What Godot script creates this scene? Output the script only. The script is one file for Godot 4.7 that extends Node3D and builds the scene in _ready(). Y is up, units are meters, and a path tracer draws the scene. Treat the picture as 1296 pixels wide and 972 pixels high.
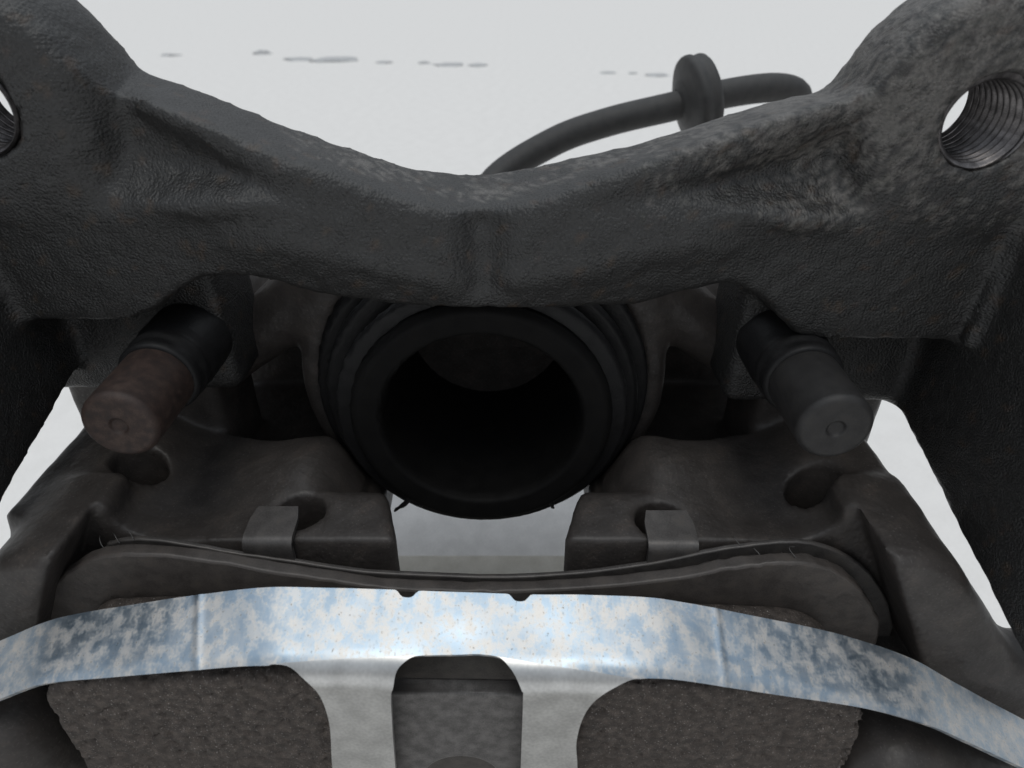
extends Node3D

# The assembly is laid out in millimetres with the eye at (0, 0, 0): x right, y up, z towards the eye along the piston axis.
const MM := 0.001
const EYE := Vector3(0, 0.42, 0)
var M := {}
var rng := RandomNumberGenerator.new()
var used := {}


# ---------------------------------------------------------------- naming
func numbered(called: String) -> String:
	used[called] = used.get(called, 0) + 1
	return called if used[called] == 1 else "%s_%03d" % [called, used[called] - 1]


func tag(o: Node3D, label: String, category: String, group := "") -> Node3D:
	o.set_meta("label", label)
	o.set_meta("category", category)
	if group:
		o.set_meta("group", group)
	return o


func thing(called: String, base: Vector3, label: String, category: String) -> Node3D:
	var o := Node3D.new()
	o.name = numbered(called)
	add_child(o, true)
	o.position = EYE + base * MM
	o.set_meta("base", base)
	return tag(o, label, category)


func part(called: String, mesh: Mesh, m: Material, parent: Node3D) -> MeshInstance3D:
	var o := MeshInstance3D.new()
	o.name = called
	o.mesh = mesh
	o.material_override = m
	parent.add_child(o, true)
	return o


# ---------------------------------------------------------------- mesh from arrays (millimetres, relative to base)
func array_mesh(v: PackedVector3Array, n: PackedVector3Array, idx: PackedInt32Array, base: Vector3, col := PackedColorArray()) -> ArrayMesh:
	var out := PackedVector3Array()
	out.resize(v.size())
	for i in v.size():
		out[i] = (v[i] - base) * MM
	var a := []
	a.resize(Mesh.ARRAY_MAX)
	a[Mesh.ARRAY_VERTEX] = out
	a[Mesh.ARRAY_NORMAL] = n
	a[Mesh.ARRAY_INDEX] = idx
	if col.size():
		a[Mesh.ARRAY_COLOR] = col
	var m := ArrayMesh.new()
	m.add_surface_from_arrays(Mesh.PRIMITIVE_TRIANGLES, a)
	return m


func soft_normals(v: PackedVector3Array, idx: PackedInt32Array) -> PackedVector3Array:
	var n := PackedVector3Array()
	n.resize(v.size())
	for t in range(0, idx.size(), 3):
		var a := v[idx[t]]
		var f := (v[idx[t + 2]] - a).cross(v[idx[t + 1]] - a)
		n[idx[t]] += f
		n[idx[t + 1]] += f
		n[idx[t + 2]] += f
	for i in n.size():
		n[i] = n[i].normalized()
	return n


# a grid of points, rows x cols, as a smooth sheet; flip turns it inside out
func sheet(v: PackedVector3Array, cols: int, base: Vector3, wrap := false, flip := false) -> ArrayMesh:
	var idx := PackedInt32Array()
	var rows := v.size() / cols
	for r in rows - 1:
		for c in (cols if wrap else cols - 1):
			var d := (c + 1) % cols
			var q := [r * cols + c, r * cols + d, (r + 1) * cols + d, (r + 1) * cols + c]
			if flip:
				q.reverse()
			idx.append_array(PackedInt32Array([q[0], q[1], q[2], q[0], q[2], q[3]]))
	return array_mesh(v, soft_normals(v, idx), idx, base)


# turned shape round an axis along z through c; profile of (radius, z); wob(angle, i) adds to the radius
func lathe(profile: Array, c: Vector2, base: Vector3, seg := 96, wob = null) -> ArrayMesh:
	var v := PackedVector3Array()
	for i in profile.size():
		for k in seg:
			var a := TAU * k / seg
			var r: float = profile[i].x + (wob.call(a, i, profile[i].y) if wob != null else 0.0)
			v.append(Vector3(c.x + r * cos(a), c.y + r * sin(a), profile[i].y))
	return sheet(v, seg, base, true)


# rounds a profile's corners
func rounded(profile: Array, r: float, steps := 4) -> Array:
	var out := [profile[0]]
	for i in range(1, profile.size() - 1):
		var p: Vector2 = profile[i]
		var a: Vector2 = profile[i - 1]
		var b: Vector2 = profile[i + 1]
		var k := minf(r, minf(p.distance_to(a), p.distance_to(b)) * 0.45)
		var s := p + (a - p).normalized() * k
		var e := p + (b - p).normalized() * k
		for j in steps + 1:
			var t := float(j) / steps
			out.append(s.lerp(p, t).lerp(p.lerp(e, t), t))
	out.append(profile[-1])
	return out


func smooth_path(pts: Array, n: int) -> Array:
	var c := Curve3D.new()
	for i in pts.size():
		var t: Vector3 = (pts[mini(i + 1, pts.size() - 1)] - pts[maxi(i - 1, 0)]) / 6.0
		c.add_point(pts[i], -t, t)
	var out := []
	var length := c.get_baked_length()
	c.bake_interval = length / 400.0
	for i in n:
		out.append(c.sample_baked(length * i / (n - 1), true))
	return out


func tube(path: Array, radius: Callable, base: Vector3, seg := 20) -> ArrayMesh:
	var v := PackedVector3Array()
	var up := Vector3.UP
	for i in path.size():
		var t: Vector3 = (path[mini(i + 1, path.size() - 1)] - path[maxi(i - 1, 0)]).normalized()
		var s := t.cross(up).normalized()
		up = s.cross(t).normalized()
		var r: float = radius.call(float(i) / (path.size() - 1))
		for k in seg:
			var a := TAU * k / seg
			v.append(path[i] + (s * cos(a) + up * sin(a)) * r)
	return sheet(v, seg, base, true, true)


# ---------------------------------------------------------------- plates: outline in x, y, extruded along z with rounded rims
func plate(outline: PackedVector2Array, z0: float, z1: float, r: float, base: Vector3, rough := 0.0, called_noise: FastNoiseLite = null) -> ArrayMesh:
	if Geometry2D.is_polygon_clockwise(outline):
		outline.reverse()
	var rings := []
	for s in [[0.0, r], [r * 0.3, r * 0.3], [r, 0.0]]:
		rings.append([s[0], z1 - s[1]])
	var order := [[r, z1], [r * 0.3, z1 - r * 0.3], [0.0, z1 - r], [0.0, z0 + r], [r * 0.3, z0 + r * 0.3], [r, z0]]
	var v := PackedVector3Array()
	var n := outline.size()
	for o in order:
		for i in n:
			var p := outline[i]
			var d := (outline[(i + 1) % n] - outline[(i + n - 1) % n]).normalized()
			var inward := Vector2(-d.y, d.x)
			var q: Vector2 = p + inward * o[0]
			var z: float = o[1]
			if rough > 0.0:
				var k := called_noise.get_noise_3d(p.x * 3.0, p.y * 3.0, z) * rough
				q += inward * k
				z += k * 0.5
			v.append(Vector3(q.x, q.y, z))
	var idx := PackedInt32Array()
	for k in order.size() - 1:
		for i in n:
			var j := (i + 1) % n
			idx.append_array(PackedInt32Array([k * n + i, k * n + j, (k + 1) * n + j, k * n + i, (k + 1) * n + j, (k + 1) * n + i]))
	var nm := soft_normals(v, idx)
	var front := PackedVector2Array()
	for i in n:
		front.append(Vector2(v[i].x, v[i].y))
	var tri := Geometry2D.triangulate_polygon(front)
	for side in 2:
		var at := v.size()
		for i in n:
			v.append(v[i] if side == 0 else v[(order.size() - 1) * n + i])
			nm.append(Vector3(0, 0, 1 if side == 0 else -1))
		for t in range(0, tri.size(), 3):
			var a := v[at + tri[t]]
			var b := v[at + tri[t + 1]]
			var c := v[at + tri[t + 2]]
			var ccw := (b - a).cross(c - a).z > 0
			if ccw == (side == 0):
				idx.append_array(PackedInt32Array([at + tri[t], at + tri[t + 2], at + tri[t + 1]]))
			else:
				idx.append_array(PackedInt32Array([at + tri[t], at + tri[t + 1], at + tri[t + 2]]))
	return array_mesh(v, nm, idx, base)


# Catmull-Rom through the points, straight where flagged off
func curve2(pts: Array, per: int, closed := false) -> PackedVector2Array:
	var out := PackedVector2Array()
	var n := pts.size()
	for i in (n if closed else n - 1):
		var a: Vector2 = pts[(i + n - 1) % n] if closed else pts[maxi(i - 1, 0)]
		var b: Vector2 = pts[i]
		var c: Vector2 = pts[(i + 1) % n]
		var d: Vector2 = pts[(i + 2) % n] if closed else pts[mini(i + 2, n - 1)]
		for k in per:
			out.append(b.cubic_interpolate(c, a, d, float(k) / per))
	if not closed:
		out.append(pts[-1])
	return out


func points(flat: Array) -> Array:
	var out := []
	for i in range(0, flat.size(), 2):
		out.append(Vector2(flat[i], flat[i + 1]))
	return out


# ---------------------------------------------------------------- two-dimensional fields on a grid (millimetres)
class Field:
	var lo := Vector2.ZERO
	var step := 1.0
	var nx := 0
	var ny := 0
	var data := PackedFloat32Array()

	func _init(from: Vector2, to: Vector2, every: float, f: Callable) -> void:
		lo = from
		step = every
		nx = int((to.x - from.x) / every) + 2
		ny = int((to.y - from.y) / every) + 2
		data.resize(nx * ny)
		for j in ny:
			for i in nx:
				data[j * nx + i] = f.call(Vector2(lo.x + i * step, lo.y + j * step))

	func at(x: float, y: float) -> float:
		var u := clampf((x - lo.x) / step, 0.0, nx - 1.001)
		var v := clampf((y - lo.y) / step, 0.0, ny - 1.001)
		var i := int(u)
		var j := int(v)
		u -= i
		v -= j
		var k := j * nx + i
		return lerpf(lerpf(data[k], data[k + 1], u), lerpf(data[k + nx], data[k + nx + 1], u), v)


func polygon_distance(p: Vector2, poly: PackedVector2Array) -> float:
	var best := 1e9
	var n := poly.size()
	for i in n:
		var a := poly[i]
		var ab := poly[(i + 1) % n] - a
		var t := clampf((p - a).dot(ab) / maxf(ab.length_squared(), 1e-9), 0.0, 1.0)
		best = minf(best, (p - a - ab * t).length_squared())
	return sqrt(best) * (-1.0 if Geometry2D.is_point_in_polygon(p, poly) else 1.0)


# ---------------------------------------------------------------- solid fields
func smin(a: float, b: float, k: float) -> float:
	var h := maxf(k - absf(a - b), 0.0) / k
	return minf(a, b) - h * h * k * 0.25


func smax(a: float, b: float, k: float) -> float:
	var h := maxf(k - absf(a - b), 0.0) / k
	return maxf(a, b) + h * h * k * 0.25


func box_d(p: Vector3, c: Vector3, half: Vector3, r: float) -> float:
	var q := (p - c).abs() - half + Vector3(r, r, r)
	return q.max(Vector3.ZERO).length() + minf(maxf(q.x, maxf(q.y, q.z)), 0.0) - r


func capsule_d(p: Vector3, a: Vector3, b: Vector3, ra: float, rb: float) -> float:
	var ab := b - a
	var t := clampf((p - a).dot(ab) / ab.length_squared(), 0.0, 1.0)
	return (p - a - ab * t).length() - lerpf(ra, rb, t)


func disc_d(p: Vector3, cx: float, cy: float, r: float, z0: float, z1: float, k: float) -> float:
	var d := Vector2(p.x - cx, p.y - cy).length() - r
	return smax(d, absf(p.z - (z0 + z1) * 0.5) - (z1 - z0) * 0.5, k)


# surface nets of a field within a box, c the cell size
const B := 6


func nets(f: Callable, lo: Vector3, hi: Vector3, c: float, base: Vector3, paint = null) -> ArrayMesh:
	var nb := Vector3i(((hi - lo) / (B * c * 3.0)).ceil())
	var done := []
	done.resize(nb.x)
	var task := WorkerThreadPool.add_group_task(func(i): done[i] = nets_slab(f, lo, c, i, nb), nb.x)
	WorkerThreadPool.wait_for_group_task_completion(task)
	var ids := {}
	var v := PackedVector3Array()
	var edges := PackedInt32Array()
	for s in done:
		var at := v.size()
		for key in s[0]:
			ids[key] = s[0][key] + at
		v.append_array(s[1])
		edges.append_array(s[2])
	var idx := PackedInt32Array()
	for e in range(0, edges.size(), 4):
		var key := (edges[e] * 2048 + edges[e + 1]) * 2048 + edges[e + 2]
		var way := edges[e + 3] % 3
		var d1 := 2048 if way == 0 else 1 if way == 1 else 2048 * 2048
		var d2 := 1 if way == 0 else 2048 * 2048 if way == 1 else 2048
		var q0 = ids.get(key - d1 - d2)
		var q1 = ids.get(key - d2)
		var q2 = ids.get(key)
		var q3 = ids.get(key - d1)
		if q0 == null or q1 == null or q2 == null or q3 == null:
			continue
		if edges[e + 3] < 3:
			idx.append_array(PackedInt32Array([q0, q3, q2, q0, q2, q1]))
		else:
			idx.append_array(PackedInt32Array([q0, q1, q2, q0, q2, q3]))
	var col := PackedColorArray()
	var nm := soft_normals(v, idx)
	if paint != null:
		col.resize(v.size())
		for i in v.size():
			col[i] = paint.call(v[i])
	return array_mesh(v, nm, idx, base, col)


func nets_slab(f: Callable, lo: Vector3, c: float, sx: int, nb: Vector3i) -> Array:
	var bs := B * c
	var ids := {}
	var v := PackedVector3Array()
	var edges := PackedInt32Array()
	var g := PackedFloat32Array()
	g.resize(343)
	for sy in nb.y:
		for sz in nb.z:
			var so := lo + Vector3(sx, sy, sz) * bs * 3.0
			if absf(f.call(so + Vector3.ONE * bs * 1.5)) > bs * 3.0 * 0.95:
				continue
			for sub in 27:
				var bi := Vector3i(sub % 3, (sub / 3) % 3, sub / 9) + Vector3i(sx, sy, sz) * 3
				var o := lo + Vector3(bi) * bs
				if absf(f.call(o + Vector3.ONE * bs * 0.5)) > bs * 0.95:
					continue
				var k := 0
				for i in 7:
					for j in 7:
						for l in 7:
							g[k] = f.call(o + Vector3(i, j, l) * c)
							k += 1
				for i in 6:
					for j in 6:
						for l in 6:
							k = (i * 7 + j) * 7 + l
							var s0 := g[k] < 0.0
							var gx := bi.x * B + i
							var gy := bi.y * B + j
							var gz := bi.z * B + l
							if s0 != (g[k + 49] < 0.0):
								edges.append_array(PackedInt32Array([gx, gy, gz, 0 if s0 else 3]))
							if s0 != (g[k + 7] < 0.0):
								edges.append_array(PackedInt32Array([gx, gy, gz, 1 if s0 else 4]))
							if s0 != (g[k + 1] < 0.0):
								edges.append_array(PackedInt32Array([gx, gy, gz, 2 if s0 else 5]))
							var sum := Vector3.ZERO
							var n := 0
							for e in 12:
								var axis := e / 4
								var a := e & 1
								var b := (e >> 1) & 1
								var ci := 0
								var cj := 0
								var cl := 0
								var step := 1
								if axis == 0:
									cj = a
									cl = b
									step = 49
								elif axis == 1:
									ci = a
									cl = b
									step = 7
								else:
									ci = a
									cj = b
								var q := k + ci * 49 + cj * 7 + cl
								var g0 := g[q]
								var g1 := g[q + step]
								if (g0 < 0.0) != (g1 < 0.0):
									var t := g0 / (g0 - g1)
									sum += Vector3(ci + (t if axis == 0 else 0.0), cj + (t if axis == 1 else 0.0), cl + (t if axis == 2 else 0.0))
									n += 1
							if n:
								ids[(gx * 2048 + gy) * 2048 + gz] = v.size()
								v.append(lo + (Vector3(gx, gy, gz) + sum / n) * c)
	return [ids, v, edges]


# ---------------------------------------------------------------- textures and materials
func noise(s: int, freq: float, kind := FastNoiseLite.TYPE_SIMPLEX_SMOOTH, octaves := 3) -> FastNoiseLite:
	var n := FastNoiseLite.new()
	n.seed = s
	n.noise_type = kind
	n.frequency = freq
	n.fractal_octaves = octaves
	return n


func grain(s: int, freq: float, octaves := 3, kind := FastNoiseLite.TYPE_SIMPLEX_SMOOTH, size := 512) -> ImageTexture:
	return ImageTexture.create_from_image(noise(s, freq, kind, octaves).get_seamless_image(size, size))


# noise coloured by a ramp of [offset, linear colour] stops, with a second finer noise mixed in
func colours(s: int, freq: float, stops: Array, fine := 0.35, size := 512, specks := 0.0) -> ImageTexture:
	var a := noise(s, freq, FastNoiseLite.TYPE_SIMPLEX_SMOOTH, 5).get_seamless_image(size, size)
	var b := noise(s + 7, freq * 9.0, FastNoiseLite.TYPE_SIMPLEX_SMOOTH, 2).get_seamless_image(size, size)
	var ramp := Gradient.new()
	ramp.offsets = PackedFloat32Array(stops.map(func(x): return x[0]))
	ramp.colors = PackedColorArray(stops.map(func(x): return x[1].linear_to_srgb()))
	var im := Image.create_empty(size, size, false, Image.FORMAT_RGB8)
	var f := noise(s + 13, 0.16, FastNoiseLite.TYPE_SIMPLEX_SMOOTH, 1).get_seamless_image(size, size)
	for y in size:
		for x in size:
			var c := ramp.sample(lerpf(a.get_pixel(x, y).r, b.get_pixel(x, y).r, fine))
			if specks > 0.0:
				c = c.lerp(Color.WHITE, specks * smoothstep(0.84, 0.93, f.get_pixel(x, y).r))
			im.set_pixel(x, y, c)
	return ImageTexture.create_from_image(im)


func greys(s: int, freq: float, lo: float, hi: float, fine := 0.4) -> ImageTexture:
	var t := colours(s, freq, [[0.25, Color(lo, lo, lo).srgb_to_linear()], [0.75, Color(hi, hi, hi).srgb_to_linear()]], fine)
	return t


func grains(s: int, freq: float) -> FastNoiseLite:
	var n := noise(s, freq, FastNoiseLite.TYPE_CELLULAR, 1)
	n.fractal_type = FastNoiseLite.FRACTAL_NONE
	n.cellular_return_type = FastNoiseLite.RETURN_DISTANCE
	n.cellular_jitter = 1.0
	n.domain_warp_enabled = true
	n.domain_warp_amplitude = 12.0
	n.domain_warp_frequency = 0.03
	return n


# sand-cast relief: nodules and pits of two sizes, stronger in some patches than in others
func nodules(s: int, freq: float, size: int) -> ImageTexture:
	var a := grains(s, freq).get_seamless_image(size, size).get_data()
	var b := grains(s + 1, freq * 2.2).get_seamless_image(size, size).get_data()
	var c := noise(s + 2, freq * 0.14, FastNoiseLite.TYPE_SIMPLEX_SMOOTH, 2).get_seamless_image(size, size).get_data()
	var out := PackedByteArray()
	out.resize(size * size)
	for i in size * size:
		var k := smoothstep(0.25, 0.75, c[i] / 255.0)
		var h := (255 - a[i]) / 255.0 * (0.6 + 0.4 * k) + (255 - b[i]) / 255.0 * 0.3
		out[i] = int(clampf(h * 0.75, 0.0, 1.0) * 255.0)
	return ImageTexture.create_from_image(Image.create_from_data(size, size, false, Image.FORMAT_L8, out))


# one pattern of bright worn metal and dull oxide: [colour, metallic, roughness]
func zinc_maps(s: int, size: int) -> Array:
	var a := noise(s, 0.019, FastNoiseLite.TYPE_SIMPLEX_SMOOTH, 5).get_seamless_image(size, size).get_data()
	var b := noise(s + 1, 0.09, FastNoiseLite.TYPE_SIMPLEX_SMOOTH, 3).get_seamless_image(size, size).get_data()
	var out := [PackedByteArray(), PackedByteArray(), PackedByteArray()]
	out[0].resize(size * size * 3)
	out[1].resize(size * size)
	out[2].resize(size * size)
	for i in size * size:
		var k := smoothstep(0.36, 0.66, a[i] / 255.0 * 0.68 + b[i] / 255.0 * 0.32)
		var d := smoothstep(0.74, 0.9, b[i] / 255.0)
		out[0][i * 3] = int(lerpf(168, 228, k) - 60 * d)
		out[0][i * 3 + 1] = int(lerpf(185, 224, k) - 66 * d)
		out[0][i * 3 + 2] = int(lerpf(200, 219, k) - 74 * d)
		out[1][i] = int(lerpf(245, 190, k))
		out[2][i] = int(lerpf(85, 125, k) + 40 * d)
	return [ImageTexture.create_from_image(Image.create_from_data(size, size, false, Image.FORMAT_RGB8, out[0])), ImageTexture.create_from_image(Image.create_from_data(size, size, false, Image.FORMAT_L8, out[1])), ImageTexture.create_from_image(Image.create_from_data(size, size, false, Image.FORMAT_L8, out[2]))]


# mm: the millimetres that one repeat of the textures covers
func mat(called: String, mm: float, tex: Texture2D, tint: Color, rough: float, metal: float, bump: Texture2D = null, relief := 0.0, rough_tex: Texture2D = null, spec := 0.5) -> StandardMaterial3D:
	var m := StandardMaterial3D.new()
	m.resource_name = called
	m.albedo_color = tint.linear_to_srgb()
	m.albedo_texture = tex
	m.roughness = rough
	m.roughness_texture = rough_tex
	m.metallic = metal
	m.metallic_specular = spec
	m.uv1_triplanar = true
	m.uv1_scale = Vector3.ONE * 1000.0 / mm
	if bump:
		m.heightmap_enabled = true
		m.heightmap_texture = bump
		m.heightmap_scale = relief
	M[called] = m
	return m


func materials() -> void:
	var coarse := grain(11, 0.045, 3, FastNoiseLite.TYPE_SIMPLEX_SMOOTH, 1024)
	var pits := grain(12, 0.03, 4)
	var sand := nodules(17, 0.055, 1024)
	var patchy := greys(21, 0.012, 0.75, 1.0)
	var dusty_tint := colours(33, 0.012, [[0.2, Color(0.22, 0.21, 0.205)], [0.5, Color(0.285, 0.275, 0.27)], [0.66, Color(0.36, 0.34, 0.325)], [0.8, Color(0.45, 0.4, 0.37)]], 0.4, 512, 0.6)
	var cast_tint := colours(31, 0.014, [[0.2, Color(0.6, 0.58, 0.57)], [0.5, Color(0.85, 0.83, 0.82)], [0.66, Color(1.0, 0.97, 0.94)], [0.8, Color(1.0, 0.94, 0.88)]], 0.4, 512, 0.0)
	var cast_grain := colours(35, 0.032, [[0.22, Color(0.3, 0.3, 0.3)], [0.45, Color(0.62, 0.61, 0.6)], [0.6, Color(0.8, 0.78, 0.76)], [0.78, Color(1, 0.97, 0.94)]], 0.45, 1024)
	mat("cast_iron", 24, cast_grain, Color(1, 1, 1), 0.5, 0.0, sand, 0.03, patchy, 0.55).vertex_color_use_as_albedo = true
	mat("caliper_paint", 42, dusty_tint, Color(0.2, 0.182, 0.172), 0.55, 0.0, pits, 0.012, patchy, 0.5)
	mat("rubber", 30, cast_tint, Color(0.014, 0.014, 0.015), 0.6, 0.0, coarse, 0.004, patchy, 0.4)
	mat("piston_resin", 40, cast_tint, Color(0.01, 0.0098, 0.0098), 0.66, 0.0, pits, 0.002, null, 0.28)
	mat("thread_steel", 20, greys(41, 0.02, 0.5, 1.0), Color(0.32, 0.3, 0.3), 0.38, 0.9, coarse, 0.002)
	mat("rusty_pin", 26, colours(51, 0.02, [[0.25, Color(0.028, 0.02, 0.018)], [0.5, Color(0.045, 0.028, 0.023)], [0.75, Color(0.075, 0.05, 0.04)]]), Color(1, 1, 1), 0.6, 0.1, pits, 0.004)
	mat("dull_pin", 26, cast_tint, Color(0.035, 0.034, 0.034), 0.55, 0.1, pits, 0.004)
	mat("pad_steel", 30, cast_tint, Color(0.098, 0.088, 0.082), 0.5, 0.1, pits, 0.004, patchy)
	mat("shim_steel", 30, cast_tint, Color(0.135, 0.128, 0.124), 0.48, 0.3, pits, 0.003, patchy)
	mat("friction", 34, colours(61, 0.03, [[0.25, Color(0.035, 0.029, 0.026)], [0.55, Color(0.085, 0.071, 0.063)], [0.75, Color(0.15, 0.125, 0.11)]], 0.5, 512, 0.5), Color(0.9, 0.88, 0.86), 0.8, 0.0, grain(13, 0.022, 5), 0.06)
	var zinc := zinc_maps(71, 1024)
	mat("zinc_spring", 64, zinc[0], Color(1, 1, 1), 1.0, 1.0, pits, 0.001, zinc[2]).metallic_texture = zinc[1]
	mat("zinc_finger", 64, greys(74, 0.02, 0.86, 1.0), Color(0.74, 0.74, 0.73), 0.34, 0.9, pits, 0.001)
	mat("plate_steel", 30, greys(73, 0.02, 0.7, 1.0), Color(0.2, 0.19, 0.185), 0.5, 0.3, pits, 0.004)
	mat("hose_rubber", 30, cast_tint, Color(0.05, 0.05, 0.05), 0.6, 0.0, coarse, 0.003)
	mat("concrete", 400, colours(81, 0.02, [[0.2, Color(0.84, 0.815, 0.785)], [0.7, Color(0.9, 0.875, 0.845)]], 0.5), Color(1, 1, 1), 0.9, 0.0, null, 0.0, null, 0.2)
	mat("stone", 60, greys(82, 0.03, 0.5, 1.0), Color(0.95, 0.95, 0.95), 0.9, 0.0)
	var even := greys(85, 0.02, 0.9, 1.0)
	mat("added_car_paint", 200, even, Color(0.05, 0.06, 0.07), 0.3, 0.0)
	mat("added_car_sill", 200, even, Color(0.05, 0.055, 0.05), 0.5, 0.0)
	mat("added_car_red", 200, even, Color(0.35, 0.03, 0.04), 0.3, 0.0)
	mat("cardboard", 150, colours(86, 0.03, [[0.2, Color(0.42, 0.4, 0.37)], [0.8, Color(0.5, 0.48, 0.45)]]), Color(1, 1, 1), 0.85, 0.0)
	mat("timber", 90, colours(83, 0.02, [[0.2, Color(0.6, 0.57, 0.5)], [0.8, Color(0.72, 0.69, 0.62)]]), Color(1, 1, 1), 0.7, 0.0)
	mat("grey_board", 90, greys(84, 0.02, 0.94, 1.0), Color(0.75, 0.74, 0.73), 0.9, 0.0)


# ---------------------------------------------------------------- the bracket
var profile: Field
var relief: Field
var lumps := noise(5, 0.11, FastNoiseLite.TYPE_SIMPLEX_SMOOTH, 2)


func bracket_d(p: Vector3) -> float:
	var w := p.z + 99.0
	var lean := 0.12 * exp(-pow((p.x + 4.0) / 12.0, 2.0)) - 0.1 * smoothstep(8.0, 25.0, p.x)
	var d := profile.at(p.x, p.y + w * lean)
	d = smax(d, (p.z - relief.at(p.x, p.y)) * 0.75, 1.5)
	d = smax(d, -(pocket(p, Vector2(-41, -28), Vector2(-58, -17.5), Vector2(-58, -29.0)) if p.x < 0.0 else pocket(p, Vector2(31, -29.3), Vector2(50, -22.5), Vector2(50, -31.2))), 6.5)
	d = smax(d, -115.0 - p.z, 3.0)
	# the bosses round the mounting holes, and the blocks behind that carry the guide pins
	if p.x > 20.0:
		d = smin(d, disc_d(p, 66.0, -20.0, 17.6, -114.0, -98.0, 7.0), 2.5)
		d = smin(d, box_d(p, Vector3(70, -56.5, -121), Vector3(28, 20, 9), 2.5), 1.0)
	elif p.x < -25.0:
		d = smin(d, disc_d(p, -75.0, -18.0, 17.6, -116.0, -98.5, 7.0), 2.5)
		d = smin(d, box_d(p, Vector3(-78, -54.0, -121), Vector3(25, 19.5, 9), 2.5), 1.0)
	# the arms that come forward over the disc
	if p.x > 60.0:
		var low := -(p.y + 78.0 + 0.27 * (p.z + 110.0)) * 0.96
		var a := smax(76.5 - p.x, low, 2.5)
		a = smin(a, smax(79.5 - p.x, low - 3.2, 2.0), 1.0)
		a = smax(a, maxf(p.x - 98.0, p.z + 61.0), 3.0)
		a = smax(a, maxf((p.y + 31.0 + 0.45 * (p.z + 100.0)) * 0.9, -116.0 - p.z), 3.0)
		d = smin(d, a, 3.0)
		# the casting flash along the corner
		d = smin(d, capsule_d(p, Vector3(75.6, -55.0, -98.9), Vector3(77.2, -28.0, -98.4), 1.0, 0.8), 0.8)
	elif p.x < -66.0:
		var low := -(p.y + 69.5 + 0.3 * (p.z + 104.0)) * 0.96
		var a := smax(p.x + 82.0, low, 2.5)
		a = smax(a, maxf(-104.0 - p.x, p.z + 61.0), 3.0)
		a = smax(a, maxf((p.y + 30.0 + 0.45 * (p.z + 100.0)) * 0.9, -116.0 - p.z), 3.0)
		d = smin(d, a, 3.0)
	# the threaded holes
	d = smax(d, (6.25 if p.z > -112.8 else 9.5) - (Vector2(p.x - 65.3, p.y + 20.3) if p.x > 0.0 else Vector2(p.x + 74.0, p.y + 18.6)).length(), 0.7)
	return d + lumps.get_noise_3dv(p * 2.2) * 0.18 + lumps.get_noise_3dv(p * 4.4) * 0.16 if absf(d) < 3.0 else d


func bell(p: Vector2, c: Vector2, r: Vector2, turn := 0.0) -> float:
	var q := (p - c).rotated(-turn) / r
	var s := q.length_squared()
	return 1.0 / (1.0 + s * s)


# a three-cornered pocket with a floor that rises towards its lower edge
func pocket(p: Vector3, tip: Vector2, above: Vector2, below: Vector2) -> float:
	var q := Vector2(p.x, p.y)
	var u := (above - tip).normalized()
	var w := (below - tip).normalized()
	var side := signf(above.x - tip.x)
	var d := smax((q - tip).dot(Vector2(-u.y, u.x) * side), (q - tip).dot(Vector2(w.y, -w.x) * side), 2.0)
	d = smax(d, (q.x - above.x) * side, 4.0)
	var rise := clampf((above.y - p.y) / (above.y - below.y), 0.0, 1.0)
	return smax(d, (-104.6 + 2.5 * rise - p.z) * 0.8, 5.0)


func front_relief(p: Vector2) -> float:
	# where the rough belly of the bar turns under
	var x := p.x + 4.5
	var belly := -43.6 + 6.0 * smoothstep(3.0, 34.0, absf(x))
	var h := -99.0
	var in_bar := 1.0 - smoothstep(30.0, 48.0, absf(x))
	var y := p.y - belly
	h += in_bar * (2.6 - (0.16 * y if y > 0.0 else -0.0) - (0.45 * -y if y < 0.0 else 0.0) * 1.0)
	h -= in_bar * 2.8 * exp(-pow(x / 3.4, 2.0)) * smoothstep(-30.0, -35.0, p.y) * smoothstep(-49.0, -43.0, p.y)
	# ledges under the pockets beside the bosses
	h += 2.2 * bell(p, Vector2(-46.0, -31.0), Vector2(10.0, 2.4), 0.05)
	h += 2.2 * bell(p, Vector2(41.0, -33.2), Vector2(10.0, 2.4), -0.1)
	# cheeks sink towards their lower edge
	h -= (1.0 - in_bar) * 0.10 * maxf(0.0, -34.0 - p.y)
	return h


func bracket_colour(p: Vector3) -> Color:
	var c := Color(0.043, 0.041, 0.04)
	var n := lumps.get_noise_3dv(p * 0.9 + Vector3(40, 0, 0))
	var f := lumps.get_noise_3dv(p * 7.0)
	# pale corrosion that has bloomed over the right boss and the crest next to it
	var near := smoothstep(55.0, 8.0, Vector3((p.x - 52.0) * 0.8, (p.y + 12.0) * 1.6, 0).length())
	# and, thinner, along the worn crest of the bar
	near = maxf(near, 0.55 * smoothstep(-101.0, -104.0, p.z) * smoothstep(-40.0, -30.0, p.x) * smoothstep(-39.0, -36.0, p.y))
	var k := smoothstep(0.1, 0.55, n * 0.4 + f * 0.8 * smoothstep(0.0, 0.45, near) + near * 0.7 - 0.25)
	c = c.lerp(Color(0.25, 0.24, 0.225), k * 0.62)
	# scattered brown specks
	k = smoothstep(0.42, 0.6, lumps.get_noise_3dv(p * 2.4 + Vector3(0, 90, 0)))
	return c.lerp(Color(0.1, 0.07, 0.05), k * 0.5)


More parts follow.
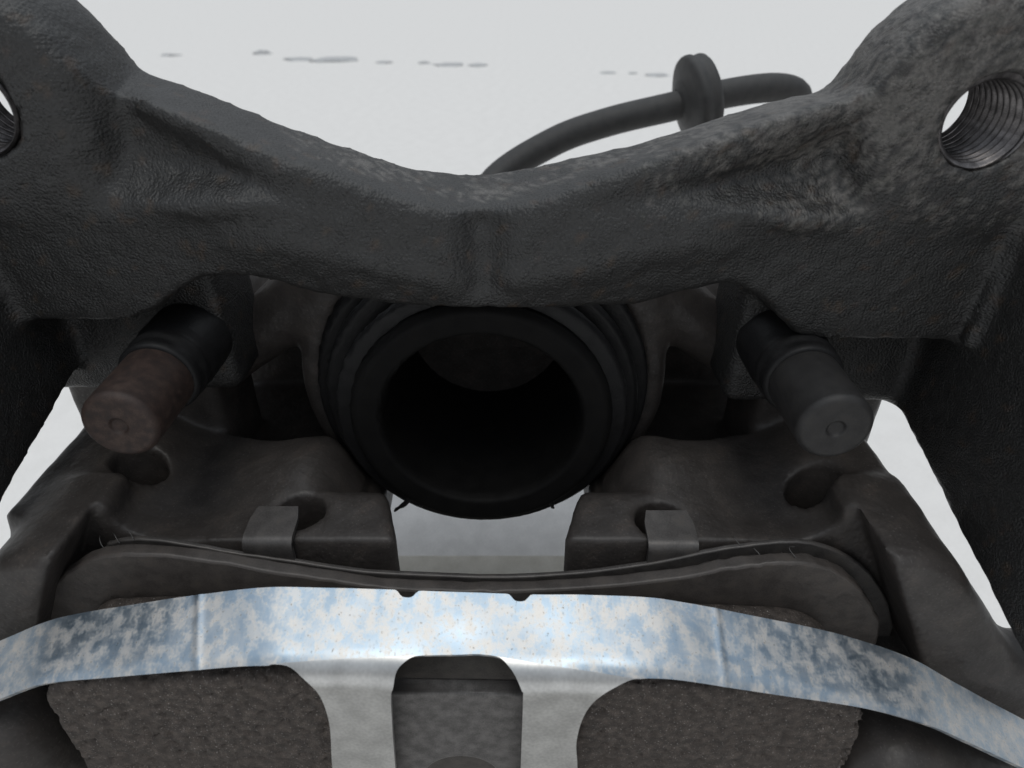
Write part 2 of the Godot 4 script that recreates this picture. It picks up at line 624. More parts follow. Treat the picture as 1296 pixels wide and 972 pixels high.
func thread_mesh(c: Vector2, z0: float, z1: float, base: Vector3) -> ArrayMesh:
	var v := PackedVector3Array()
	var seg := 72
	var pitch := 1.5
	var rows := int((z1 - z0) / pitch * 10.0)
	for r in rows + 1:
		var z := z0 + (z1 - z0) * r / rows
		for k in seg:
			var a := TAU * k / seg
			var ph := fposmod(z / pitch + float(k) / seg, 1.0)
			var depth := absf(ph - 0.5) * 2.0
			var rad := 5.5 + 0.75 * clampf((depth - 0.12) / 0.76, 0.0, 1.0)
			rad += 0.5 * smoothstep(z1 - 1.0, z1, z)
			v.append(Vector3(c.x + rad * cos(a), c.y + rad * sin(a), z))
	return sheet(v, seg, base, true)


func build_bracket() -> void:
	var base := Vector3(-4, -56, -107)
	var t := thing("caliper_bracket", base, "dark rough cast-iron caliper bracket with two threaded holes, bridging the top of the picture", "caliper bracket")
	var top := points([-104, -34, -98, -22, -90, -10, -78, -5, -68, -6, -62, -10, -56.5, -15.5, -50.5, -17.6, -43, -20.6, -35, -24.0, -27.4, -26.7, -21.5, -29.0, -15.2, -31.2, -9, -32.6, -4, -33.0, 1, -32.0, 6.8, -30.2, 13, -27.8, 20.5, -25.2, 29, -22.2, 36.4, -19.8, 43.4, -17.9, 49.2, -16.2, 54, -9, 61, -5, 72, -6, 84, -12, 93, -22, 99, -36])
	var low := points([99, -57, 90, -56.4, 76, -56, 51.5, -55.6, 47.2, -53.9, 43.1, -50.2, 37.9, -46.2, 33.9, -45.2, 29, -46.4, 24.2, -48.2, 20.5, -49.3, 8, -49.4, -1, -49.2, -14, -48.9, -27.4, -47.9, -33.6, -46.6, -37.7, -44.6, -41.9, -43.8, -46.9, -44, -50.9, -45, -54.7, -47.3, -58.7, -50.3, -63, -52.0, -70, -52.3, -83.8, -52.4, -104, -52.6])
	var outline := curve2(top, 2)
	outline.append_array(curve2(low, 2))
	profile = Field.new(Vector2(-106, -62), Vector2(106, 6), 0.8, func(p): return polygon_distance(p, outline))
	relief = Field.new(Vector2(-106, -62), Vector2(106, 6), 0.8, front_relief)
	var t0 := Time.get_ticks_msec()
	part("casting", nets(bracket_d, Vector3(-107, -102, -132), Vector3(101, 6, -57), 0.85, base, bracket_colour), M.cast_iron, t)
	print("bracket ", Time.get_ticks_msec() - t0)
	for c in [Vector2(65.3, -20.3), Vector2(-74.0, -18.6)]:
		part("thread", thread_mesh(c, -113.2, -97.9, base), M.thread_steel, t)
	for s in [[-60.0, -61.5, "rusty_pin", "rust-brown guide pin"], [49.6, -62.0, "dull_pin", "grey-black guide pin"]]:
		var pr := [Vector2(0.01, -84.6), Vector2(1.2, -84.6), Vector2(1.5, -84.0), Vector2(5.2, -84.0), Vector2(5.9, -84.8), Vector2(6.0, -97.0), Vector2(6.0, -112.0)]
		var o := part("guide_pin", lathe(rounded(pr, 0.5), Vector2(s[0], s[1]), base, 48), M[s[2]], t)
		o.set_meta("label", s[3])
		part("pin_shade_sleeve", lathe(rounded([Vector2(5.0, -97.6), Vector2(6.5, -97.6), Vector2(6.9, -98.6), Vector2(6.6, -100.0), Vector2(7.1, -101.4), Vector2(6.7, -103.0), Vector2(7.2, -105.0), Vector2(7.2, -113.0)], 0.5), Vector2(s[0], s[1]), base, 48), M.rubber, t)  # black sleeve added to stand in for the shade behind the pin


# ---------------------------------------------------------------- the caliper
const AXIS := Vector2(-6, -79)


func lug_d(p: Vector3) -> float:
	var d := smax(p.y + 79.6, (p.x - 70.0) * 0.79 + (p.y + 81.0) * 0.62, 5.0)
	return smax(smax(d, 57.0 - p.x, 2.5), maxf(maxf(p.x - 92.0, -122.0 - p.y), absf(p.z + 85.0) - 11.5), 3.0)


func caliper_d(p: Vector3) -> float:
	var rad := Vector2(p.x - AXIS.x, p.y - AXIS.y).length()
	var d := smax(rad - 39.0, absf(p.z + 149.0) - 27.0, 3.5)
	d = smax(d, p.y + 42.0 - 0.22 * (p.z + 121.0), 3.0)
	# back wall of the two side pockets
	d = smin(d, box_d(p, Vector3(-6, -79, -164), Vector3(76, 31, 9), 3.0), 3.0)
	d = smin(d, box_d(p, Vector3(-6, -106, -134), Vector3(66, 7, 34), 3.0), 2.0)
	# each side: the wall behind the guide pin, the web down from the bore, the lug that holds the pad, the boss further forward, the foot
	if p.x > -6.0:
		d = smin(d, box_d(p, Vector3(65.0, -82, -128), Vector3(13.5, 22, 10), 3.0), 2.0)
		d = smin(d, capsule_d(p, Vector3(21, -53, -131), Vector3(49, -75, -129), 8.5, 5.5), 4.0)
		d = smin(d, capsule_d(p, Vector3(22, -56, -147), Vector3(60, -79, -145), 11.0, 10.0), 4.0)
		d = smin(d, lug_d(p), 4.0)
		d = smin(d, box_d(p, Vector3(90, -126, -78), Vector3(15, 22, 5.5), 6.0), 2.0)
		d = smin(d, capsule_d(p, Vector3(66, -121, -66), Vector3(100, -142, -66), 9.0, 9.0), 2.0)
	else:
		d = smin(d, box_d(p, Vector3(-77.0, -82, -128), Vector3(16.0, 22, 10), 3.0), 2.0)
		d = smin(d, capsule_d(p, Vector3(-33, -53, -131), Vector3(-61, -75, -129), 8.5, 5.5), 4.0)
		d = smin(d, capsule_d(p, Vector3(-34, -56, -147), Vector3(-72, -79, -145), 11.0, 10.0), 4.0)
		d = smin(d, lug_d(Vector3(-12.5 - p.x, p.y, p.z)), 4.0)
		d = smin(d, capsule_d(p, Vector3(-88, -114, -67), Vector3(-86, -140, -67), 9.0, 9.0), 2.0)
		d = smin(d, box_d(p, Vector3(-94, -130, -80), Vector3(12, 22, 6), 3.0), 2.0)
	# the deck under the piston
	var top := -88.0 + 1.4 * exp(-(pow((absf(p.x + 6.0) - 36.0) / 9.0, 2.0) + pow((p.z + 108.0) / 8.0, 2.0)))
	top -= 1.6 * exp(-(pow((absf(p.x + 6.0) - 54.0) / 10.0, 2.0) + pow((p.z + 94.0) / 7.0, 2.0)))
	top += 6.5 * smoothstep(56.0, 70.0, absf(p.x + 6.0))
	var half := 77.0 + 0.12 * minf(0.0, -(p.z + 85.0)) if p.x > -6.0 else 82.0
	var deck := smax(p.y - top, -101.0 - p.y, 1.5)
	deck = smax(deck, absf(p.x + 6.0) - half + 3.0 * smoothstep(-88.0, -80.0, p.z), 3.0)
	deck = smax(deck, absf(p.z + 102.5) - 16.5 + (3.0 * exp(-pow((absf(p.x + 6.0) - 44.0) / 9.0, 2.0)) if p.z < -102.5 else 0.0), 1.5)
	d = smin(d, deck, 2.0)
	# room for the rims of the pad
	var end := p.x if p.x > -6.0 else -12.5 - p.x
	if p.y > -112.0:
		d = smax(d, -maxf(maxf(-86.4 - p.z, p.z + 73.0), end - 67.3 - 0.5 * (-97.0 - p.y)), 1.0)
	# the bore and the room for the boot
	d = smax(d, minf(minf((31.5 if p.z > -119.0 else 34.0) - rad, p.z + 150.0), -102.0 - p.z), 6.0 if p.z > -119.0 else 1.5)
	# the window in the deck
	var win := absf(p.x + 5.6) - (12.6 + clampf((-79.0 - p.z) * 0.28, 0.0, 8.0))
	if p.y < -70.0 and p.z > -121.0:
		d = smax(d, -smax(win, -112.0 - p.z, 2.0), 2.0)
	if p.y < -101.5 and p.z < -92.0:
		d = smax(d, 23.0 - absf(p.x + 5.6), 2.0)
	# four tapped holes in the deck
	if p.y < -80.0 and p.y > -99.0:
		for h in [Vector2(-72, -102.5), Vector2(-39.5, -94.0), Vector2(57.3, -98.6), Vector2(27.2, -92.0)]:
			d = smax(d, 4.6 - Vector2(p.x - h.x, p.z - h.y).length(), 1.2)
	return d + lumps.get_noise_3dv(p * 1.5) * 0.14 if absf(d) < 3.0 else d


func build_caliper() -> void:
	var base := Vector3(-6, -160, -110)
	var t := thing("brake_caliper", base, "black brake caliper body behind the bracket with its bare round piston in the middle", "brake caliper")
	var t0 := Time.get_ticks_msec()
	part("housing", nets(caliper_d, Vector3(-112, -154, -184), Vector3(112, -32, -50), 0.95, base), M.caliper_paint, t)
	print("caliper ", Time.get_ticks_msec() - t0)
	for x in [-62.0, 50.0]:
		var bm := BoxMesh.new()
		bm.size = Vector3(36, 62, 28) * MM
		part("foot", bm, M.caliper_paint, t).position = (Vector3(x, -129, -114) - base) * MM
	# the piston: a thick-walled cup
	var chips := noise(91, 0.9)
	var pr := rounded([Vector2(0.01, -156), Vector2(18.0, -156), Vector2(19.2, -150), Vector2(19.6, -110.2), Vector2(20.2, -108.6), Vector2(24.6, -108.2), Vector2(25.9, -109.6), Vector2(25.9, -122), Vector2(25.4, -140)], 0.9, 5)
	pr.reverse()
	part("piston", lathe(pr, AXIS, base, 128, func(a: float, i: int, z: float) -> float:
		var k := smoothstep(0.55, 0.0, absf(angle_difference(a, 2.75)) - 0.3)
		return chips.get_noise_2d(a * 26.0, z * 0.3) * 0.12 + (k * 0.55 * chips.get_noise_2d(a * 40.0, z * 2.0) if z < -108.6 and z > -114.0 else 0.0)), M.piston_resin, t)
	var bp := rounded([Vector2(25.6, -111.0), Vector2(28.6, -111.4), Vector2(29.2, -113.0), Vector2(26.8, -114.6), Vector2(27.0, -115.4), Vector2(31.4, -115.2), Vector2(32.0, -117.0), Vector2(29.4, -118.4), Vector2(29.6, -119.4), Vector2(34.2, -119.2), Vector2(35.0, -121.2), Vector2(33.6, -124.0), Vector2(33.4, -130.0)], 1.2, 5)
	bp.reverse()
	part("dust_boot", lathe(bp, AXIS, base, 160, func(a: float, i: int, z: float) -> float:
		var k := smoothstep(0.9, 0.2, absf(angle_difference(a, 2.6)))
		return chips.get_noise_2d(a * 30.0, z) * (0.1 + k * 0.55) + 0.25 * sin(a * 2.0 + z)), M.rubber, t)
	# crumbs of perished rubber hanging under the piston
	for s in [[-22.0, -98.0, -109.5, 5.0, -0.6], [7.0, -98.5, -109.5, 3.6, 0.7], [-20.0, -99.0, -109.8, 3.0, 0.3]]:
		var path := []
		for i in 8:
			var u := i / 7.0
			path.append(Vector3(s[0] + s[4] * u * s[3] + sin(u * 5.0) * 0.5, s[1] - u * s[3], s[2] + sin(u * 4.0) * 0.4))
		part("rubber_shred", tube(path, func(u): return 0.55 * (1.0 - u) + 0.12 + 0.2 * absf(sin(u * 9.0)), base, 8), M.rubber, t)


# ---------------------------------------------------------------- the pad
func build_pad() -> void:
	var base := Vector3(-8, -130, -75)
	var t := thing("brake_pad", base, "brown-black brake pad with pitted friction block, standing in front of the caliper under the spring", "brake pad")
	var rough := noise(101, 0.2)
	var back := curve2(points([-84, -118, -83.4, -101.1, -80.4, -94.9, -77, -89.9, -69.8, -84.6, -62.9, -83.0, -51.6, -84.2, -39.2, -87.2, -28, -89.8, -19.8, -91.2, -10, -91.8, -1.1, -91.9, 12, -91.0, 28.1, -88.6, 34.5, -86.6, 40.7, -85.4, 46, -85.0, 49.8, -85.4, 55, -87.8, 59.4, -92, 63.4, -97.6, 65.6, -103, 66.4, -118]), 5)
	back.append(Vector2(66, -158))
	back.append(Vector2(-84, -158))
	part("backing_plate", plate(back, -80.9, -78.4, 0.5, base, 0.25, rough), M.pad_steel, t)
	var shim := curve2(points([-70, -100, -70.5, -88.5, -69.0, -86.4, -65, -85.6, -60.8, -85.8, -54, -87.4, -49.2, -88.8, -39.3, -90.8, -30, -92.9, -20.8, -94.2, -1.1, -95.0, 12, -93.9, 24.7, -91.5, 33.3, -88.8, 40, -87.2, 47.8, -86.2, 53, -86.9, 58.2, -89.4, 63, -93.2, 66.8, -97.8, 70, -103, 72.5, -109]), 4)
	shim.append(Vector2(75.5, -134))
	shim.append(Vector2(-70, -134))
	var sh := part("shim", plate(shim, -85.2, -84.2, 0.3, base, 0.12, rough), M.shim_steel, t)
	sh.set_meta("label", "thin steel shim showing as a second rim with two folded tabs")
	for s in [[-47.0, -38.4, -91.0, -86.6, 0.0], [23.9, 32.7, -91.6, -87.6, 0.0]]:
		# a tab stands up from the shim and folds back flat
		var v := PackedVector3Array()
		var cols := 13
		for side in 2:
			for r in 15:
				var u := float(r) / 14.0
				var y: float
				var z: float
				if u < 0.4:
					y = lerpf(s[2] - 1.5, s[3] - 1.8, u / 0.4)
					z = -84.6
				elif u < 0.65:
					var a := (u - 0.4) / 0.25 * PI * 0.42
					y = s[3] - 1.8 + 2.0 * sin(a)
					z = -84.6 - 2.0 * (1.0 - cos(a))
				else:
					y = s[3] - 1.8 + 2.0 * sin(PI * 0.42) + (u - 0.65) * 1.5
					z = -84.6 - 2.0 * (1.0 - cos(PI * 0.42)) - (u - 0.65) * 19.5
				for c in cols:
					var w := (c / 12.0 - 0.5) * 2.0
					var round_off := 1.0 - 0.16 * pow(smoothstep(0.8, 1.0, u), 2.0)
					var q := Vector3((s[0] + s[1]) * 0.5 + s[4] * (1.0 - u) + w * (s[1] - s[0]) * 0.5 * round_off, y, z)
					q += (Vector3(0, 0, -0.9) if u < 0.5 else Vector3(0, -0.9, -0.2)) * (1 if side else 0)
					v.append(q)
		var a0 := v.slice(0, 15 * cols)
		var a1 := v.slice(15 * cols)
		var rim := PackedVector3Array()
		for k in 15:
			rim.append(a0[k * cols])
			rim.append(a1[k * cols])
		for c in cols:
			rim.append(a0[14 * cols + c])
			rim.append(a1[14 * cols + c])
		for k in 15:
			rim.append(a0[(14 - k) * cols + cols - 1])
			rim.append(a1[(14 - k) * cols + cols - 1])
		var st := SurfaceTool.new()
		st.append_from(sheet(a0, cols, base, false, true), 0, Transform3D())
		st.append_from(sheet(a1, cols, base), 0, Transform3D())
		st.append_from(sheet(rim, 2, base), 0, Transform3D())
		part("tab", st.commit(), M.shim_steel, sh)
	# lint caught on the rims
	for q in [[-69.5, -85.5, -83.0, 2.6], [-67.6, -85.3, -84.0, 2.0], [-65.5, -85.2, -84.6, 1.6], [46.5, -84.6, -80.0, 2.2], [38.6, -86.0, -84.0, 1.8], [41.0, -85.4, -81.0, 1.5]]:
		var path := []
		for i in 10:
			var u := i / 9.0
			path.append(Vector3(q[0] + sin(u * 4.0 + q[3]) * 0.6, q[1] + u * q[3] - 0.4, q[2] + cos(u * 5.0) * 0.5))
		part("lint", tube(path, func(u): return 0.09 * (1.0 - 0.6 * u), base, 6), M.plate_steel, t)
	# the friction block, split by a slot in the middle
	for s in [0, 1]:
		part("friction_block", friction(s, base), M.friction, t)
	# the smooth steel strip seen through the opening of the spring
	var strip := PackedVector2Array([Vector2(-21.5, -134), Vector2(-20.8, -96.4), Vector2(4.4, -97.0), Vector2(5.0, -134)])
	var slit := PackedVector2Array()
	for k in 25:
		var a := PI * k / 24.0
		slit.append(Vector2(-8.6 + 6.2 * cos(a), -120.6 + 6.2 * sin(a)))
	var with_hole := PackedVector2Array([Vector2(-21.5, -134), Vector2(-20.8, -96.4), Vector2(4.4, -97.0), Vector2(5.0, -134)])
	with_hole.append(Vector2(-2.4, -134))
	with_hole.append_array(slit)
	with_hole.append(Vector2(-14.8, -134))
	var o := part("centre_plate", plate(with_hole, -65.5, -62.6, 0.5, base, 0.1, rough), M.plate_steel, t)
	o.set_meta("label", "scuffed grey steel plate with the top of a round hole")


func friction(side: int, base: Vector3) -> ArrayMesh:
	var poly: PackedVector2Array
	if side == 0:
		poly = curve2(points([-72.4, -112, -72.4, -100, -71.6, -96.2, -69.4, -93.8, -66, -92.8, -52, -92.2, -40, -92.0, -26, -92.2]), 5)
		poly.append_array(PackedVector2Array([Vector2(-23.0, -92.4), Vector2(-22.5, -134), Vector2(-72.4, -134)]))
	else:
		poly = curve2(points([8.0, -92.8, 22, -93.4, 34, -94.4, 44, -95.0, 49, -95.9, 53, -98.4, 55.6, -102, 56.4, -108, 56.5, -116]), 5)
		poly.append_array(PackedVector2Array([Vector2(56.5, -134), Vector2(6.5, -134), Vector2(6.8, -93.0)]))
	var field := Field.new(Vector2(-76, -134), Vector2(60, -88), 0.9, func(p): return polygon_distance(p, poly))
	var pit := noise(111, 0.14, FastNoiseLite.TYPE_SIMPLEX_SMOOTH, 3)
	var f := func(p: Vector3) -> float:
		var d := smax(field.at(p.x, p.y), absf(p.z + 70.3) - 8.3, 1.6)
		return d + (0.75 * smoothstep(0.15, 0.5, pit.get_noise_3dv(p * 2.6)) + 0.25 * pit.get_noise_3dv(p * 5.0)) * smoothstep(-66.0, -63.0, p.z)
	var lo := Vector3(-75, -128, -80) if side == 0 else Vector3(5, -128, -80)
	return nets(f, lo, lo + Vector3(54, 39, 20), 0.55, base)


# ---------------------------------------------------------------- the spring
const CREST := [-112, -115, -100, -105.5, -91, -98.5, -82.2, -93.7, -72.9, -89.0, -67.2, -87.0, -58.4, -85.0, -50.0, -83.2, -41.5, -81.7, -35.4, -81.1, -25.7, -81.3, -17.4, -81.7, -5.8, -82.3, 2.9, -82.7, 11.0, -82.8, 20.1, -83.3, 26.1, -84.4, 39.0, -88.0, 53.3, -92.5, 64.5, -97.7, 73.0, -103.3, 81.9, -109.5, 91.1, -115.7, 99, -121.5, 112, -131]
var crest_curve := PackedVector2Array()


func along(c: PackedVector2Array, x: float) -> float:
	for i in c.size() - 1:
		if x <= c[i + 1].x:
			return lerpf(c[i].y, c[i + 1].y, clampf((x - c[i].x) / maxf(c[i + 1].x - c[i].x, 1e-4), 0.0, 1.0))
	return c[-1].y


func on_spring(x: float, s: float, under: float) -> Vector3:
	var y := along(crest_curve, x)
	var k := (along(crest_curve, x + 1.0) - along(crest_curve, x - 1.0)) * 0.5
	var n := Vector3(-k, 1, 0).normalized()
	# the band slopes down to its front edge, then rolls over into the hanging fingers
	const SLOPE := 0.384
	var a := clampf(SLOPE + (s - 9.0) / 5.0, SLOPE, PI / 2)
	var p := Vector3(x, y - minf(s, 9.0) * sin(SLOPE), -70.0 + minf(s, 9.0) * cos(SLOPE))
	p += Vector3(0, cos(a) - cos(SLOPE), sin(a) - sin(SLOPE)) * 5.0
	p.y -= maxf(0.0, s - 9.0 - (PI / 2 - SLOPE) * 5.0)
	n = Vector3(-k * cos(a), cos(a), sin(a)).normalized()
	# a stamped sheet is never quite flat
	var crease := 0.16 * exp(-pow((x + 47.5 - s * 0.25) / 0.55, 2.0)) + 0.12 * exp(-pow((x - 31.5 + s * 0.06) / 0.5, 2.0))
	p += n * (lumps.get_noise_2d(x * 0.5, s * 0.5) * 0.2 + crease - under)
	return p


func build_spring() -> void:
	var base := Vector3(-6, -86, -66)
	crest_curve = curve2(points(CREST), 6)
	var front := curve2(points([-112, 10.2, -90, 10.3, -76.8, 10.2, -68.6, 10.0, -59.1, 10.5, -46.9, 11.03, -35.2, 11.2, -33.9, 10.95, -23.4, 10.04, -12.8, 9.31, -8, 9.05, -3.3, 8.97, 7.0, 10.43, 17.1, 11.7, 19.4, 11.6, 24.6, 11.48, 36.6, 11.3, 53.5, 10.6, 63.0, 10.23, 74.1, 9.7, 84.5, 9.4, 108, 9.3]), 4)
	var spring := thing("pad_spring", base, "shiny blue-grey sheet-metal spring band with two hanging fingers, lying over the brake pad", "retaining spring")
	var st := SurfaceTool.new()
	var nick := [-15.8, 1.2]
	# the band
	var cols := 521
	var faces := [PackedVector3Array(), PackedVector3Array()]
	var rows := 15
	for side in 2:
		for r in rows:
			for c in cols:
				var x := lerpf(-100.0, 104.0, c / (cols - 1.0))
				var from := 0.0
				for q in nick:
					from += 1.1 * exp(-pow((x - q) / 1.3, 4.0))
				faces[side].append(on_spring(x, lerpf(from, along(front, x), r / (rows - 1.0)), 0.9 * side))
	add_slab(st, faces, cols, rows, base)
	part("band", st.commit(), M.zinc_spring, spring)
	# the two fingers that hang down
	for f in [
		[[-35.2, 11.2, -31.4, 11.81, -28.7, 14.17, -27.6, 17.81, -27.4, 24.42, -28.6, 35.74, -29.3, 48.0], [-12.8, 9.31, -14.5, 9.8, -16.3, 11.34, -17.0, 14.35, -17.6, 17.77, -18.6, 35.28, -19.2, 48.0]],
		[[-3.3, 8.97, -1.5, 9.58, 0.2, 11.23, 1.4, 13.97, 1.6, 16.32, 1.4, 34.19, 1.3, 48.0], [19.4, 11.6, 17.1, 12.0, 13.3, 14.31, 10.9, 18.83, 9.9, 26.5, 10.4, 34.14, 10.6, 48.0]]]:
		var le := curve2(points(f[0]), 6)
		var ri := curve2(points(f[1]), 6)
		faces = [PackedVector3Array(), PackedVector3Array()]
		cols = 21
		for side in 2:
			for r in le.size():
				for c in cols:
					var u := c / (cols - 1.0)
					var x := lerpf(le[r].x, ri[r].x, u)
					var s := lerpf(le[r].y, ri[r].y, u)
					# the first row lies on the edge of the band, the next ones even out
					s = lerpf(along(front, x), s, smoothstep(0.0, 10.0, r)) if r < 10 else s
					faces[side].append(on_spring(x, s, 0.9 * side))
		st = SurfaceTool.new()
		add_slab(st, faces, cols, le.size(), base)
		part("finger", st.commit(), M.zinc_finger, spring)


func add_slab(st: SurfaceTool, faces: Array, cols: int, rows: int, base: Vector3) -> void:
	st.append_from(sheet(faces[0], cols, base), 0, Transform3D())
	st.append_from(sheet(faces[1], cols, base, false, true), 0, Transform3D())
	var rim := PackedVector3Array()
	var ring := []
	for c in cols:
		ring.append(c)
	for r in range(1, rows):
		ring.append(r * cols + cols - 1)
	for c in range(cols - 2, -1, -1):
		ring.append((rows - 1) * cols + c)
	for r in range(rows - 2, -1, -1):
		ring.append(r * cols)
	for k in ring:
		rim.append(faces[1][k])
		rim.append(faces[0][k])
	st.append_from(sheet(rim, 2, base), 0, Transform3D())


# ---------------------------------------------------------------- hose, support, ground
func build_hose() -> void:
	var base := Vector3(-6, -90, -215)
	var t := thing("brake_hose", base, "black rubber brake hose with a thick round grommet, rising behind the bracket", "brake hose")
	var pts := [Vector3(-14, -88, -196), Vector3(-12.8, -78, -214), Vector3(-6, -66, -230), Vector3(13.9, -55.2, -238.0), Vector3(32.5, -49.4, -241.3), Vector3(53.8, -45.0, -243.7), Vector3(66, -42.4, -245.6), Vector3(80, -40.4, -247.8), Vector3(90, -40.0, -249), Vector3(97.5, -42.0, -252), Vector3(101, -47, -256), Vector3(101.5, -60, -262), Vector3(98, -120, -280)]
	part("tube", tube(smooth_path(pts, 90), func(_u): return 4.7, base, 24), M.hose_rubber, t)
	var d := Vector3(26, 5.4, -4.2).normalized()
	var mid := Vector3(62.5, -43.0, -245.2)
	var path := []
	var rad := [4.7, 7.0, 7.6, 11.6, 13.6, 14.2, 14.4, 14.4, 14.0, 13.7, 13.9, 14.0, 13.8, 13.0, 11.4, 7.6, 7.2, 4.7]
	for i in rad.size():
		path.append(mid + d * (i - 8.5) * 0.82)
	part("grommet", tube(path, func(u): return rad[int(round(u * (rad.size() - 1)))], base, 48), M.hose_rubber, t)
	# the bolt head that holds the hose on the caliper
	part("banjo_bolt", tube([Vector3(-8, -92, -215), Vector3(-8, -68.4, -215), Vector3(-8, -66.8, -215), Vector3(-8, -66.2, -215)], func(u): return [8.5, 8.5, 7.4, 0.05][int(round(u * 3))], base, 6), M.caliper_paint, t)


func build_ground() -> void:
	var g := PlaneMesh.new()
	g.size = Vector2(300, 300)
	g.subdivide_width = 8
	g.subdivide_depth = 8
	var o := part("ground", g, M.concrete, self)
	o.set_meta("kind", "structure")
	# the pieces the caliper stands on
	var base := Vector3(-6, -420, -112)
	var h := 0.2595
	var crate := thing("support_block", base, "pale timber block with a beige and a grey board on top, under the piston", "support block")
	for q in [["timber", M.timber, Vector3(0.12, h - 0.012, 0.05), Vector3(0, (h - 0.012) / 2, -0.006)], ["board", M.timber, Vector3(0.14, 0.012, 0.062), Vector3(0, h - 0.006, -0.008)], ["board", M.grey_board, Vector3(0.14, 0.010, 0.05), Vector3(0, h - 0.0075, -0.0645)]]:
		var bm := BoxMesh.new()
		bm.size = q[2]
		part(q[0], bm, q[1], crate).position = q[3]
	# added, unseen car flank: darkens the front faces and colours the spring's reflections
	var car := thing("added_car_flank", Vector3(0, -420, 340), "added unseen blue-grey car flank with red stripe and dark sill, blocking light from the front", "car")
	for q in [["sill", M.added_car_sill, [0.02, 0.12, -0.03, 0.15, -0.05, 0.22, -0.055, 0.27, 0.6, 0.27, 0.6, 0.12]], ["stripe", M.added_car_red, [-0.062, 0.272, -0.066, 0.28, -0.068, 0.305, -0.064, 0.312, 0.6, 0.312, 0.6, 0.272]], ["body", M.added_car_paint, [-0.058, 0.314, -0.075, 0.4, -0.08, 0.5, -0.07, 0.62, -0.04, 0.72, 0.1, 0.8, 0.6, 0.82, 0.6, 0.314]]]:
		var slice := CSGPolygon3D.new()
		slice.name = q[0]
		slice.polygon = PackedVector2Array(points(q[2]))
		slice.depth = 2.4
		slice.material = q[1]
		car.add_child(slice, true)
		slice.rotation.y = -PI / 2
		slice.position.x = 1.2
	var sm := BoxMesh.new()
	sm.size = Vector3(1.1, 0.004, 0.42)
	var card := part("added_card_sheet", sm, M.cardboard, self)  # added out of view: lessens fill from the front, mirrored by the spring fingers
	card.position = Vector3(0, 0.006, 0.12)
	card.rotation.y = 0.04
	tag(card, "added unseen brown-grey cardboard sheet that cuts front fill and mirrors in the spring", "cardboard")
	# grit lying far off on the ground
	for s in [[215, 70, 10, 3], [332, 68, 9, 7], [378, 75, 16, 3], [424, 76, 26, 4], [486, 79, 10, 3], [537, 80, 7, 4], [568, 82, 16, 3], [605, 83, 10, 4], [769, 92, 9, 2], [801, 93, 5, 3], [832, 95, 14, 2]]:
		stone(s[0], s[1], s[2], s[3])


const WHERE := ["leftmost small grey pebble far off on the white ground", "upright round grey pebble far off on the white ground", "small flat pebble left of the longest grey streak of grit", "longest dark flat pebble far off on the white ground", "thin pebble right of the longest one", "small rounded pebble in the middle of the pebble row", "flat pebble left of the dark lump in the row", "dark lump at the right end of the left pebble row", "thin pebble above the rising hose", "tiny pebble between the two thin ones above the hose", "rightmost thin pebble beside the grommet"]
var stones := 0


func stone(px: float, py: float, w: float, h: float) -> void:
	var dir := Vector3((px - 648) / 863.0, -0.5388 + (486 - py) / 863.0 * 0.8425, -0.8425 - (486 - py) / 863.0 * 0.5388)
	var at := EYE + dir * (EYE.y / -dir.y)
	var k := (at - EYE).length() / 863.0
	var sm := SphereMesh.new()
	sm.radius = 1.0
	sm.height = 2.0
	sm.radial_segments = 20
	sm.rings = 10
	var a := sm.get_mesh_arrays()
	var v: PackedVector3Array = a[Mesh.ARRAY_VERTEX]
	for i in v.size():
		v[i] *= (1.0 + lumps.get_noise_3dv(v[i] * 9.0 + Vector3(stones * 30, 0, 0)) * 0.5) * Vector3(w * k, h * k * 0.5, w * k * 0.8)
	var o := part(numbered("pebble"), array_mesh(PackedVector3Array(Array(v).map(func(q): return q / MM)), soft_normals(v, a[Mesh.ARRAY_INDEX]), a[Mesh.ARRAY_INDEX], Vector3.ZERO), M.stone, self)
	o.position = at
	tag(o, WHERE[stones], "pebble", "pebbles lying in a row on the pale ground")
	stones += 1


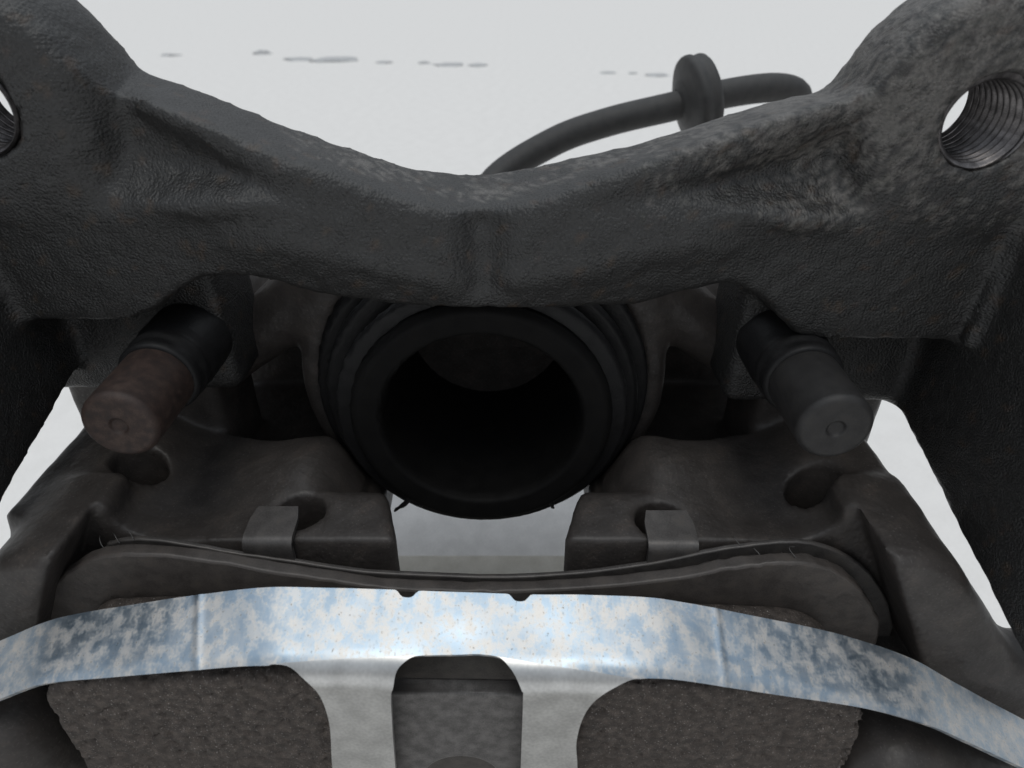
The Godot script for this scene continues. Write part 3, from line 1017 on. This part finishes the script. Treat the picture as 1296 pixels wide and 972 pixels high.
func overcast(sun_turn: Vector3) -> Image:
	var towards := Basis.from_euler(sun_turn * PI / 180.0).z
	var im := Image.create_empty(512, 256, false, Image.FORMAT_RGBF)
	var cloud := noise(201, 1.6, FastNoiseLite.TYPE_SIMPLEX_SMOOTH, 4)
	for y in 256:
		var el := (0.5 - (y + 0.5) / 256.0) * PI
		for x in 512:
			var az := ((x + 0.5) / 512.0 - 0.5) * TAU
			var d := Vector3(sin(az) * cos(el), sin(el), -cos(az) * cos(el))
			var up := maxf(d.y, 0.0)
			var c := Color(0.87, 0.97, 1.09).lerp(Color(1.0, 1.0, 1.0), pow(1.0 - up, 2.0))
			var l := 0.78 * (1.0 + 2.0 * up) / 3.0 * (1.0 + 0.22 * cloud.get_noise_3d(d.x, d.y * 1.5, d.z))
			var glow := 1.1 * exp(-pow(rad_to_deg(d.angle_to(towards)) / 24.0, 2.0))
			im.set_pixel(x, y, Color(c.r * l + glow, c.g * l + glow * 0.99, c.b * l + glow * 0.96))
	return im


func _ready() -> void:
	rng.seed = 7
	# camera
	var cam := Camera3D.new()
	cam.name = "camera"
	cam.fov = 58.8
	cam.near = 0.01
	cam.far = 400.0
	cam.position = EYE
	cam.rotation.x = -deg_to_rad(32.6)
	var lens := CameraAttributesPhysical.new()
	lens.frustum_focal_length = 21.3
	lens.frustum_focus_distance = 0.125
	lens.exposure_aperture = 26.0
	cam.attributes = lens
	add_child(cam)
	cam.current = true
	# sky: thin overcast, three times as bright overhead as at the horizon, with the veiled sun's aureole
	var sky := PanoramaSkyMaterial.new()
	sky.panorama = ImageTexture.create_from_image(overcast(Vector3(-69, 0, 0)))
	var env := Environment.new()
	env.background_mode = Environment.BG_SKY
	env.sky = Sky.new()
	env.sky.sky_material = sky
	env.background_energy_multiplier = 1.0
	env.tonemap_mode = Environment.TONE_MAPPER_LINEAR
	env.tonemap_exposure = 0.88
	env.sdfgi_enabled = true
	env.ssao_enabled = true
	env.ssil_enabled = true
	var we := WorldEnvironment.new()
	we.name = "world"
	we.environment = env
	add_child(we)
	var sun := DirectionalLight3D.new()
	sun.name = "sun"
	sun.light_energy = 0.18
	sun.light_angular_distance = 20.0
	sun.light_color = Color(1.0, 0.98, 0.94)
	sun.shadow_enabled = true
	sun.rotation_degrees = Vector3(-69, 0, 0)
	add_child(sun)
	materials()
	build_ground()
	build_bracket()
	build_caliper()
	build_pad()
	build_spring()
	build_hose()
